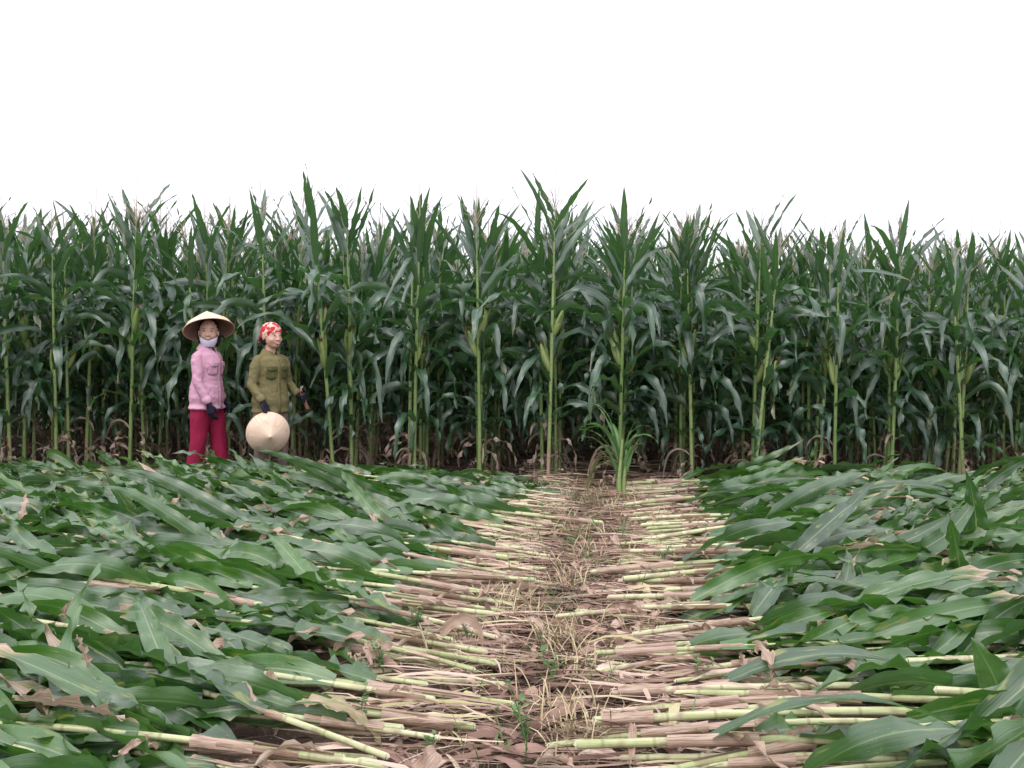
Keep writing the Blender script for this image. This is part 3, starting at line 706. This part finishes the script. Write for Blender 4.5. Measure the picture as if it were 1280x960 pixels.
def hand(acc, wrist, d, palm_n, curl=0.5, k=1.0, thumb=1, fat=1.0):
    """palm and five fingers; d runs to the fingertips, palm_n is the direction the fingers curl toward"""
    d = Vector(d).normalized(); pn = Vector(palm_n); pn = (pn - d * pn.dot(d)).normalized(); s = d.cross(pn) * thumb
    tube(acc, [wrist, wrist + d * 0.03 * k, wrist + d * 0.075 * k], [(0.022 * k * fat, 0.018 * k * fat), (0.036 * k * fat, 0.017 * k * fat), (0.039 * k * fat, 0.015 * k * fat)], 12, ref=s)
    for j, (off, ln) in enumerate([(-0.029, 0.058), (-0.0105, 0.073), (0.0105, 0.078), (0.029, 0.070)]):
        p = wrist + (d * 0.072 + s * off) * k; dd = Vector(d); pts = [p - d * 0.02 * k]; r = 0.0088 * k * fat
        for q, fr in enumerate((0.0, 0.45, 0.3, 0.25)):
            if q: p = p + dd * ln * fr * k
            pts.append(p); a = curl * (0.75 + 0.2 * j * 0.3); dd = (dd * math.cos(a) + pn * math.sin(a) * 1).normalized() if q < 3 else dd
            dd = Vector(dd)
        tube(acc, pts, [r * 1.05, r * 1.05, r, r * 0.95, r * 0.8], 8)
    p = wrist + (d * 0.02 + s * 0.028) * k; t1 = (d * 0.75 + s * 0.6 + pn * 0.35).normalized(); t2 = (d * 0.95 + s * 0.1 + pn * 0.55).normalized()
    tube(acc, [p - t1 * 0.01 * k, p + t1 * 0.038 * k, p + t1 * 0.038 * k + t2 * 0.045 * k * 0.9], [0.0125 * k * fat, 0.011 * k * fat, 0.0085 * k * fat], 8)

def cloth(name, c1, c2, scale=25, rough=0.85):
    m, t = mat(name); n = N(t); oc = n.new('ShaderNodeTexCoord').outputs['Object']
    col = n.mix(n.step(n.noise(9, oc, 5), 0.2, 0.8, 0.25, 0.75), c1, c2)
    finish(n, col, rough, n.bump(n.math('ADD', n.noise(30, oc, 3), n.math('MULTIPLY', n.noise(900, oc, 1), 0.1)), 0.5, 0.006), spec=0.2); return m
M_skin = plain('skin', (0.52, 0.30, 0.22), (0.60, 0.37, 0.28), 18, 0.5, 0, 0.4)
M_pink = cloth('pink_shirt', (0.50, 0.26, 0.35), (0.60, 0.35, 0.44))
M_crimson = cloth('crimson_cotton', (0.23, 0.010, 0.042), (0.32, 0.018, 0.062))
M_olive = cloth('olive_drill', (0.125, 0.110, 0.046), (0.20, 0.175, 0.082))
M_olive_d = cloth('olive_drill_dark', (0.075, 0.075, 0.027), (0.11, 0.11, 0.042))
M_grey = cloth('taupe_trousers', (0.13, 0.095, 0.085), (0.20, 0.15, 0.13))
M_glove = cloth('navy_knit', (0.010, 0.010, 0.020), (0.022, 0.020, 0.035), 90)
M_mask = cloth('mask_cloth', (0.62, 0.60, 0.75), (0.70, 0.68, 0.82), 30)
M_dark = plain('hair_black', (0.012, 0.009, 0.008), (0.03, 0.02, 0.018), 60, 0.45, 0)
M_eye = plain('eye_dark', (0.015, 0.010, 0.008), (0.03, 0.02, 0.015), 60, 0.25, 0)
M_lip = plain('lip', (0.40, 0.10, 0.10), (0.48, 0.15, 0.14), 60, 0.4, 0)
M_teeth = plain('teeth', (0.75, 0.72, 0.66), (0.8, 0.78, 0.72), 60, 0.3, 0)
M_wood = plain('brown_wood', (0.16, 0.075, 0.045), (0.26, 0.13, 0.08), 40, 0.6, 0.001)
M_steel = plain('dull_steel', (0.16, 0.14, 0.13), (0.24, 0.22, 0.2), 30, 0.35, 0)
M_shoe = plain('shoe', (0.16, 0.07, 0.06), (0.24, 0.11, 0.09), 30, 0.6, 0.001)
def straw_hat_material(nm, c1, c2):
    m, t = mat(nm); n = N(t); u, v, r, dry, orand, vec = attrs(n)
    rings = n.math('SINE', n.math('MULTIPLY', v, 640))
    ray_ = n.noise(1.0, n.vmul(vec, (70, 6, 1)), 2); oc = n.new('ShaderNodeTexCoord').outputs['Object']
    col = n.mix(n.step(ray_, 0.3, 0.7), c1, c2)
    col = n.mix(n.step(rings, 0.6, 1.0, 0, 0.25), col, (0.35, 0.22, 0.13))
    col = n.mix(n.step(n.noise(14, oc, 3), 0.55, 0.75, 0, 0.4), col, (0.42, 0.29, 0.18))
    finish(n, col, 0.55, n.bump(rings, 0.35, 0.001), 0.06, None, 0.35); return m
M_hat = straw_hat_material('palm_leaf_hat', (0.68, 0.49, 0.35), (0.80, 0.63, 0.48))
M_hat_in = straw_hat_material('hat_lining', (0.30, 0.17, 0.13), (0.42, 0.25, 0.19))
def scarf_material():
    m, t = mat('scarf'); n = N(t); oc = n.new('ShaderNodeTexCoord').outputs['Object']
    v = n.new('ShaderNodeTexVoronoi'); v.inputs['Scale'].default_value = 24; t.links.new(oc, v.inputs[0])
    col = n.mix(n.step(n.math('ADD', v.outputs['Distance'], n.math('MULTIPLY', n.noise(26, oc, 2), 0.8)), 0.92, 1.02), (0.50, 0.035, 0.045), (0.74, 0.50, 0.40))
    finish(n, col, 0.8, n.bump(n.noise(40, oc), 0.4, 0.004), spec=0.2); return m
M_scarf = scarf_material()
def conical_hat(name, parent, Rr=0.222, H=0.185):
    a = Acc(); seg = 48; prof = [(0.004, H + 0.004), (0.012, H - 0.004), (0.06, H * 0.80), (0.125, H * 0.53), (0.19, H * 0.265), (Rr, 0.0), (Rr + 0.003, -0.006)]
    V = np.zeros((len(prof), seg, 3)); A = np.zeros_like(V); L = 0
    for i, (r, z) in enumerate(prof):
        for j in range(seg): t = 2 * math.pi * j / seg; V[i, j] = (r * math.cos(t), r * math.sin(t), z); A[i, j] = (abs(2 * j / seg - 1), r, 0.5)
    a.grid(V[::-1], A[::-1], np.zeros(V.shape[:2]), closed=True, mat=0)
    Vi = V.copy(); Vi[:, :, 2] -= 0.006; Vi[:, :, :2] *= 0.985; Vi[-1, :, 2] += 0.006
    a.grid(Vi, A, np.zeros(V.shape[:2]), closed=True, mat=1)
    o = build(a, name, [M_hat, M_hat_in], parent)
    b = Acc(); tube(b, [(Rr * math.cos(t), Rr * math.sin(t), -0.004) for t in np.linspace(0, 2 * math.pi, 49)], [0.0045] * 49, 6, caps=False)
    build(b, 'rim', M_hat, o)
    c = Acc()
    for k in range(8):
        z = H * (0.12 + k * 0.11); r = Rr * (1 - z / H) * 0.97
        tube(c, [(r * math.cos(t), r * math.sin(t), z - 0.009) for t in np.linspace(0, 2 * math.pi, 33)], [0.0025] * 33, 4, caps=False)
    build(c, 'hoops', M_hat_in, o)
    return o

def rotz(p, a, c=(0, 0, 0)):
    p = Vector(p) - Vector(c); return Vector((p.x * math.cos(a) - p.y * math.sin(a), p.x * math.sin(a) + p.y * math.cos(a), p.z)) + Vector(c)
HK = 1.13
TORSO = [(0.74, .155, .115, 0), (0.80, .165, .125, 0), (0.88, .150, .120, 0), (0.96, .130, .105, -.005), (1.05, .128, .105, -.008), (1.12, .134, .106, -.010), (1.17, .130, .092, -.003), (1.200, .095, .070, 0.003), (1.222, .052, .044, 0.005)]
def build_person(loc, rz, hz, arms, feet, sc, label, shirt, trouser, hem, hemflare, pos):
    """hz = turn of the head relative to the body; arms = {side: (shoulder, elbow, wrist, hand_dir, palm_n, curl)}"""
    r = empty('person', loc); r.rotation_euler = (0, 0, rz); r.scale = (sc, sc, sc); tag(r, label, 'person')
    b = Acc(); HC = Vector((0, -0.022, 1.388))
    def hp(x, y, z): return rotz((HC.x + x * HK, HC.y + y * HK, HC.z + z * HK), hz, HC)
    q = Quaternion((0, 0, 1), hz)
    tube(b, [(0, c, z) for z, rx, ry, c in TORSO], [(rx * .86, ry * .86) for z, rx, ry, c in TORSO], 20, ref=(1, 0, 0))
    tube(b, [(0, 0.01, 1.20), (0, 0.0, 1.28), (0, -0.01, 1.34)], [0.056, 0.047, 0.046], 14)
    # head: skull, face, cheeks, jaw, nose, ears, brow
    blob(b, hp(0, 0.008, 0.022), (0.073, 0.088, 0.083), q); blob(b, hp(0, -0.022, -0.018), (0.064, 0.066, 0.078), q)
    blob(b, hp(0, -0.045, -0.068), (0.034, 0.034, 0.026), q); blob(b, hp(0.032, -0.052, -0.028), (0.026, 0.026, 0.024), q); blob(b, hp(-0.032, -0.052, -0.028), (0.026, 0.026, 0.024), q)
    tube(b, [hp(0, -0.082, 0.012), hp(0, -0.094, -0.012), hp(0, -0.101, -0.026)], [0.007, 0.009, 0.0125], 8)
    for sx in (-1, 1):
        blob(b, hp(sx * 0.012, -0.090, -0.029), (0.008, 0.009, 0.007), q, 8); blob(b, hp(sx * 0.073, 0.004, -0.006), (0.008, 0.019, 0.029), q, 10)
        blob(b, hp(sx * 0.027, -0.070, 0.024), (0.022, 0.009, 0.004), q, 8)
    blob(b, hp(0, -0.083, -0.052), (0.022, 0.012, 0.014), q, 10)
    for sd, (sh, el, wr, hd, pn, cu, th) in arms.items():
        sh, el, wr = Vector(sh), Vector(el), Vector(wr)
        tube(b, [sh * 0.9 + Vector((0, 0, 0.12)), sh, (sh + el) / 2, el, (el * 0.6 + wr * 0.4), wr], [0.03, 0.044, 0.038, 0.032, 0.032, 0.021], 12)
        hand(b, wr, hd, pn, cu, 1.0, th)
    for sd, (hip, kn, an, fd) in feet.items():
        hip, kn, an, fd = Vector(hip), Vector(kn), Vector(an), Vector(fd).normalized()
        tube(b, [hip, (hip + kn) / 2, kn, kn * 0.65 + an * 0.35, an], [0.082, 0.068, 0.048, 0.05, 0.032], 14)
        tube(b, [an + Vector((0, 0, -0.03)) - fd * 0.03, an + fd * 0.06 + Vector((0, 0, -0.045)), an + fd * 0.14 + Vector((0, 0, -0.058))], [(0.032, 0.03), (0.038, 0.026), (0.036, 0.016)], 10)
    fuse('body', b, 0.0048, M_skin, r, smooth_it=2)
    # face
    for sx in (-1, 1):
        e = Acc(); blob(e, hp(sx * 0.027, -0.0845, 0.007), (0.0105, 0.004, 0.0034), q, 10); build(e, 'eye', M_eye, r)
        e = Acc(); tube(e, [hp(sx * 0.014, -0.0875, 0.024), hp(sx * 0.028, -0.086, 0.029), hp(sx * 0.043, -0.076, 0.022)], [0.0013, 0.0016, 0.001], 6); build(e, 'eyebrow', M_dark, r)
    mo = Acc(); ys = [(-0.025, -0.077, -0.043), (-0.013, -0.0885, -0.050), (0, -0.0925, -0.0525), (0.013, -0.0885, -0.050), (0.025, -0.077, -0.043)]
    tube(mo, [hp(*p) for p in ys], [0.002, 0.0045, 0.0055, 0.0045, 0.002], 8)
    ys2 = [(x, y + 0.001, z - 0.007 * (1 - (x / 0.024) ** 2)) for x, y, z in ys]
    tube(mo, [hp(*p) for p in ys2], [0.002, 0.004, 0.0045, 0.004, 0.002], 8); build(mo, 'lips', M_lip, r)
    te = Acc(); tube(te, [hp(x * .8, y - 0.0015, z - 0.003) for x, y, z in ys], [(0.003, 0.003), (0.005, 0.003), (0.0058, 0.003), (0.005, 0.003), (0.003, 0.003)], 8); build(te, 'teeth', M_teeth, r)
    # shirt: body and sleeves, cuffs, collar, placket, pockets
    s = Acc(); T = [t for t in TORSO if t[0] > hem + 0.02]
    z0 = hem; first = T[0]
    ring = [(z0, first[1] + hemflare, first[2] + hemflare, first[3])] + T
    tube(s, [(0, c, z) for z, rx, ry, c in ring], [(rx + .014, ry + .016) for z, rx, ry, c in ring], 24, ref=(1, 0, 0), caps=0.05)
    for sx in (-1, 1): blob(s, (sx * 0.058, -0.080, 1.085), (0.062, 0.040, 0.065))
    for sd, (sh, el, wr, hd, pn, cu, th) in arms.items():
        sh, el, wr = Vector(sh), Vector(el), Vector(wr); dn = (wr - el).normalized()
        tube(s, [Vector((sh.x * 0.30, 0, 1.213)), Vector((sh.x * 0.62, 0, 1.198)), sh + Vector((0, 0, 0.005)), sh + Vector((sh.x * 0.08, 0, -0.04)), (sh + el) / 2, el, (el + wr) / 2, wr - dn * 0.03], [0.02, 0.034, 0.046, 0.052, 0.047, 0.043, 0.041, 0.034], 16)
    so = fuse('shirt', s, 0.0075, shirt, r, wr=0.0048, wscale=12, zs=1.0, smooth_it=3, seed=loc.x)
    from mathutils.bvhtree import BVHTree
    bv = BVHTree.FromPolygons([v.co.copy() for v in so.data.vertices], [tuple(p.vertices) for p in so.data.polygons])
    def fy(x, z, off=0.004):
        h = bv.ray_cast(Vector((x, -1, z)), Vector((0, 1, 0)))
        return (h[0].y if h[0] is not None else -0.12) - off
    for sd, (sh, el, wr, hd, pn, cu, th) in arms.items():
        el, wr = Vector(el), Vector(wr); dn = (wr - el).normalized(); c = Acc()
        tube(c, [wr - dn * 0.065, wr - dn * 0.01], [0.042, 0.038], 16, caps=0.15); build(c, 'cuff', shirt, r)
    for sx in (-1, 1):
        c = Acc(); P = np.zeros((5, 6, 3)); A = np.zeros((5, 6, 3))
        for i in range(5):
            for j in range(6):
                t = i / 4; a_ = math.pi / 2 + sx * (-0.1 - t * 2.75); k = j / 5; rr = 0.060 + 0.040 * k
                P[i, j] = (math.cos(a_) * rr * (1.0), math.sin(a_) * rr * 0.95 - 0.004, 1.285 - 0.050 * max(0, t) - 0.036 * k ** 1.3 * (1 + 0.6 * t) + 0.012 * (1 - k))
        c.grid(P, A, np.zeros((5, 6))); o = build(c, 'collar', shirt, r); md = o.modifiers.new('t', 'SOLIDIFY'); md.thickness = 0.004
    c = Acc(); zz = np.linspace(hem + 0.01, 1.215, 14)
    def fronty(z):
        return -np.interp(z, [t[0] for t in ring], [t[2] + .016 - t[3] for t in ring]) - 0.007 - (0.018 if 1.0 < z < 1.15 else 0.006)
    P = np.array([[(x, fy(x, z), z) for x in (-0.015, 0.0, 0.015)] for z in zz]); c.grid(P, np.zeros(P.shape), np.zeros(P.shape[:2]))
    o = build(c, 'placket', shirt, r); md = o.modifiers.new('t', 'SOLIDIFY'); md.thickness = 0.004
    for z in np.linspace(hem + 0.06, 1.17, 5):
        e = Acc(); blob(e, (0, fy(0, z, 0.009), z), (0.006, 0.003, 0.006), seg=8); build(e, 'button', M_olive_d if shirt is M_olive else M_lip, r)
    for sx in (-1, 1):
        for (zt, hh, ww, dd, nm) in ((1.110, 0.10, 0.040, 0.0, 'pocket'), (1.120, 0.035, 0.043, 0.005, 'pocket_flap')):
            c = Acc(); P = np.zeros((6, 7, 3))
            for i in range(6):
                for j in range(7):
                    x = sx * 0.070 + (j / 6 - 0.5) * 2 * ww; z = zt - hh * i / 5
                    yy = fy(x, z, 0.003)
                    P[i, j] = (x, yy - dd, z - (0.012 * (1 - abs(j / 3 - 1)) if i == 5 else 0))
            c.grid(P, np.zeros(P.shape), np.zeros(P.shape[:2])); o = build(c, nm, M_olive_d if shirt is M_olive else shirt, r); md = o.modifiers.new('t', 'SOLIDIFY'); md.thickness = 0.004
    # trousers
    s = Acc(); tube(s, [(0, 0, 0.68), (0, 0, 0.74), (0, 0, 0.82), (0, 0, .88)], [(.125, .095), (.145, .108), (.140, .105), (.11, .09)], 20, ref=(1, 0, 0))
    for sd, (hip, kn, an, fd) in feet.items():
        hip, kn, an = Vector(hip), Vector(kn), Vector(an)
        tube(s, [hip - Vector((0, 0, 0.07)), (hip + kn) / 2, kn, (kn + an) / 2, an + Vector((0, 0, 0.02))], [0.088, 0.085, 0.072, 0.068, 0.066], 16, caps=0.1)
    fuse('trousers', s, 0.009, trouser, r, wr=0.005, wscale=14, smooth_it=3, seed=3.3, zs=0.3)
    for sd, (hip, kn, an, fd) in feet.items():
        an, fd = Vector(an), Vector(fd).normalized(); c = Acc()
        tube(c, [an + Vector((0, 0, -0.03)) - fd * 0.035, an + fd * 0.06 + Vector((0, 0, -0.042)), an + fd * 0.15 + Vector((0, 0, -0.056))], [(0.041, 0.04), (0.046, 0.034), (0.043, 0.022)], 12)
        build(c, 'shoe', M_shoe, r)
    for sd, (sh, el, wr, hd, pn, cu, th) in arms.items():
        el, wr = Vector(el), Vector(wr); dn = (wr - el).normalized(); c = Acc()
        hand(c, wr, hd, pn, cu, 1.03, th, 1.16); tube(c, [wr - dn * 0.035, wr - dn * 0.01, wr + Vector(hd).normalized() * 0.02], [0.031, 0.028, 0.026], 12)
        fuse('glove', c, 0.004, M_glove, r, smooth_it=1)
    return r, hp, q

# the woman in pink: body turned to the right, face toward the camera
Y1 = 8.78
p1 = at(259, 600, Y1); gz1 = 0.0
wk = build_person(Vector((p1.x, Y1, 0.02)), R(74), R(-60),
    {'R': ((-0.143, -0.002, 1.165), (-0.182, -0.03, 0.935), (-0.150, -0.125, 0.750), (0.05, -0.2, -1), (0.9, -0.3, 0), 0.35, 1),
     'L': ((0.143, -0.002, 1.165), (0.185, 0.03, 0.94), (0.17, -0.05, 0.76), (0.0, -0.3, -1), (-1, 0, 0), 0.35, -1)},
    {'R': ((-0.08, 0, 0.80), (-0.085, 0.03, 0.44), (-0.085, 0.09, 0.10), (-0.1, -1, 0)), 'L': ((0.08, 0, 0.80), (0.08, -0.06, 0.43), (0.085, -0.10, 0.09), (0.2, -1, 0))},
    1.06, 'woman in a pink shirt and crimson trousers wearing a conical hat, mask under her chin', M_pink, M_crimson, 0.70, 0.022, None)
r1, hp1, q1 = wk
a = Acc(); blob(a, hp1(0, 0.022, 0.028), (0.080, 0.088, 0.083), q1)
tube(a, [hp1(-0.07, 0.0, 0.02), hp1(-0.074, 0.012, -0.04), hp1(-0.06, 0.04, -0.11)], [(0.012, 0.024), (0.012, 0.024), (0.012, 0.018)], 10)
tube(a, [hp1(0.07, 0.0, 0.02), hp1(0.074, 0.012, -0.04), hp1(0.06, 0.04, -0.11)], [(0.012, 0.024), (0.012, 0.024), (0.012, 0.018)], 10)
fuse('hair', a, 0.006, M_dark, r1, wr=0.002, wscale=60, smooth_it=1)
# mask under the chin, with ear loops
a = Acc(); P = np.zeros((7, 11, 3))
for i in range(7):
    for j in range(11):
        an = (j / 10 - 0.5) * 2.5; t = i / 6; rr = 0.068 + 0.004 * math.sin(t * 3.1)
        v_ = hp1(math.sin(an) * rr * (1 - 0.42 * t * t), -math.cos(an) * rr * (1.18 - 0.35 * t) - 0.012 + 0.012, -0.068 - 0.052 * t + 0.034 * (1 - t) * abs(math.sin(an)) ** 2); P[i, j] = v_
a.grid(P, np.zeros(P.shape), np.zeros(P.shape[:2])); o = build(a, 'face_mask', M_mask, r1); md = o.modifiers.new('t', 'SOLIDIFY'); md.thickness = 0.003
for sx in (-1, 1):
    e = Acc(); tube(e, [hp1(sx * 0.066, -0.035, -0.045), hp1(sx * 0.078, -0.01, 0.0), hp1(sx * 0.075, 0.01, 0.03)], [0.0016] * 3, 5); build(e, 'ear_loop', M_mask, o)
hat = conical_hat('hat', r1)
# the hat tips back from the brow and leans a little to one side
hat.matrix_parent_inverse = Matrix.Identity(4)
back = Quaternion((0, 0, 1), R(74) * -1) @ (Quaternion((0, 1, 0), R(-15)) @ Quaternion((1, 0, 0), R(-24)))
hat.rotation_mode = 'QUATERNION'; hat.rotation_quaternion = back
hat.location = hp1(0, 0.004, 0.018)

# the woman in olive: turned to the right, smiling, hat in her right hand, wooden handle in her left
Y2 = 8.78
p2 = at(338, 600, Y2)
RZ2 = R(50)
wk2 = build_person(Vector((p2.x, Y2, 0.0)), RZ2, R(-3),
    {'R': ((-0.143, -0.002, 1.165), (-0.205, -0.01, 0.945), (-0.165, -0.13, 0.80), (0.25, -0.25, -1), (0.3, -1, 0), 0.55, 1),
     'L': ((0.143, -0.002, 1.165), (0.215, 0.03, 0.955), (0.225, -0.12, 0.845), (0.1, -1, -0.15), (-1, 0, -0.2), 0.85, -1)},
    {'R': ((-0.08, 0, 0.80), (-0.095, -0.01, 0.44), (-0.10, 0.02, 0.09), (-0.1, -1, 0)), 'L': ((0.08, 0, 0.80), (0.095, -0.02, 0.44), (0.11, 0.0, 0.09), (0.2, -1, 0))},
    1.05, 'smiling woman in an olive work shirt and red patterned headscarf, holding a hat', M_olive, M_grey, 0.70, 0.012, None)
r2, hp2, q2 = wk2
a = Acc(); blob(a, hp2(0, 0.014, 0.034), (0.082, 0.092, 0.080), q2); blob(a, hp2(0, 0.075, 0.0), (0.045, 0.035, 0.035), q2)
tube(a, [hp2(-0.01, 0.08, 0.02), hp2(-0.03, 0.115, 0.0), hp2(-0.035, 0.13, -0.05)], [(0.02, 0.012), (0.026, 0.012), (0.012, 0.006)], 8)
tube(a, [hp2(0.01, 0.08, 0.02), hp2(0.035, 0.12, 0.015), hp2(0.055, 0.135, -0.03)], [(0.02, 0.012), (0.022, 0.012), (0.010, 0.006)], 8)
blob(a, hp2(0, 0.098, 0.018), (0.020, 0.018, 0.018), q2)
fuse('headscarf', a, 0.005, M_scarf, r2, wr=0.0025, wscale=30, smooth_it=1)
a = Acc(); blob(a, hp2(0, 0.040, -0.030), (0.070, 0.055, 0.055), q2)
tube(a, [hp2(-0.068, -0.004, 0.02), hp2(-0.072, 0.01, -0.03)], [(0.008, 0.018), (0.006, 0.014)], 8)
fuse('hair', a, 0.006, M_dark, r2, wr=0.002, wscale=60, smooth_it=1)
# held hat: apex toward the camera
hh = conical_hat('conical_hat', None, 0.197, 0.16); tag(hh, 'pale straw conical hat hanging from the gloved hand of the woman in olive', 'hat')
hc = at(335, 541, 8.78 - 0.21); hh.location = hc
hh.rotation_mode = 'QUATERNION'; hh.rotation_quaternion = Vector((0.42, -1.0, -0.16)).to_track_quat('Z', 'Y')
# hooked knife with wooden handle in the left hand
def l2w(p, loc, rz, sc): return rotz(Vector(p) * sc, rz) + Vector(loc)
kp = l2w((0.225, -0.205, 0.80), (p2.x, Y2, 0), RZ2, 1.05)
kn_ = empty('sickle', kp); tag(kn_, 'small sickle with a brown wooden handle in the left hand of the woman in olive', 'sickle')
dz = Vector((-0.33, -0.1, 0.94)).normalized()
a = Acc(); tube(a, [dz * 0.11, dz * 0.04, dz * -0.03, dz * -0.075], [0.015, 0.0175, 0.0165, 0.0185], 10); build(a, 'handle', M_wood, kn_)
a = Acc(); b_ = dz * 0.11
tube(a, [b_, b_ + Vector((0.0, 0.05, 0.03)), b_ + Vector((-0.01, 0.10, 0.035)), b_ + Vector((0.0, 0.15, 0.015)), b_ + Vector((0.01, 0.18, -0.03))], [(0.006, 0.003), (0.014, 0.002), (0.016, 0.002), (0.012, 0.002), (0.003, 0.001)], 8); build(a, 'blade', M_steel, kn_)
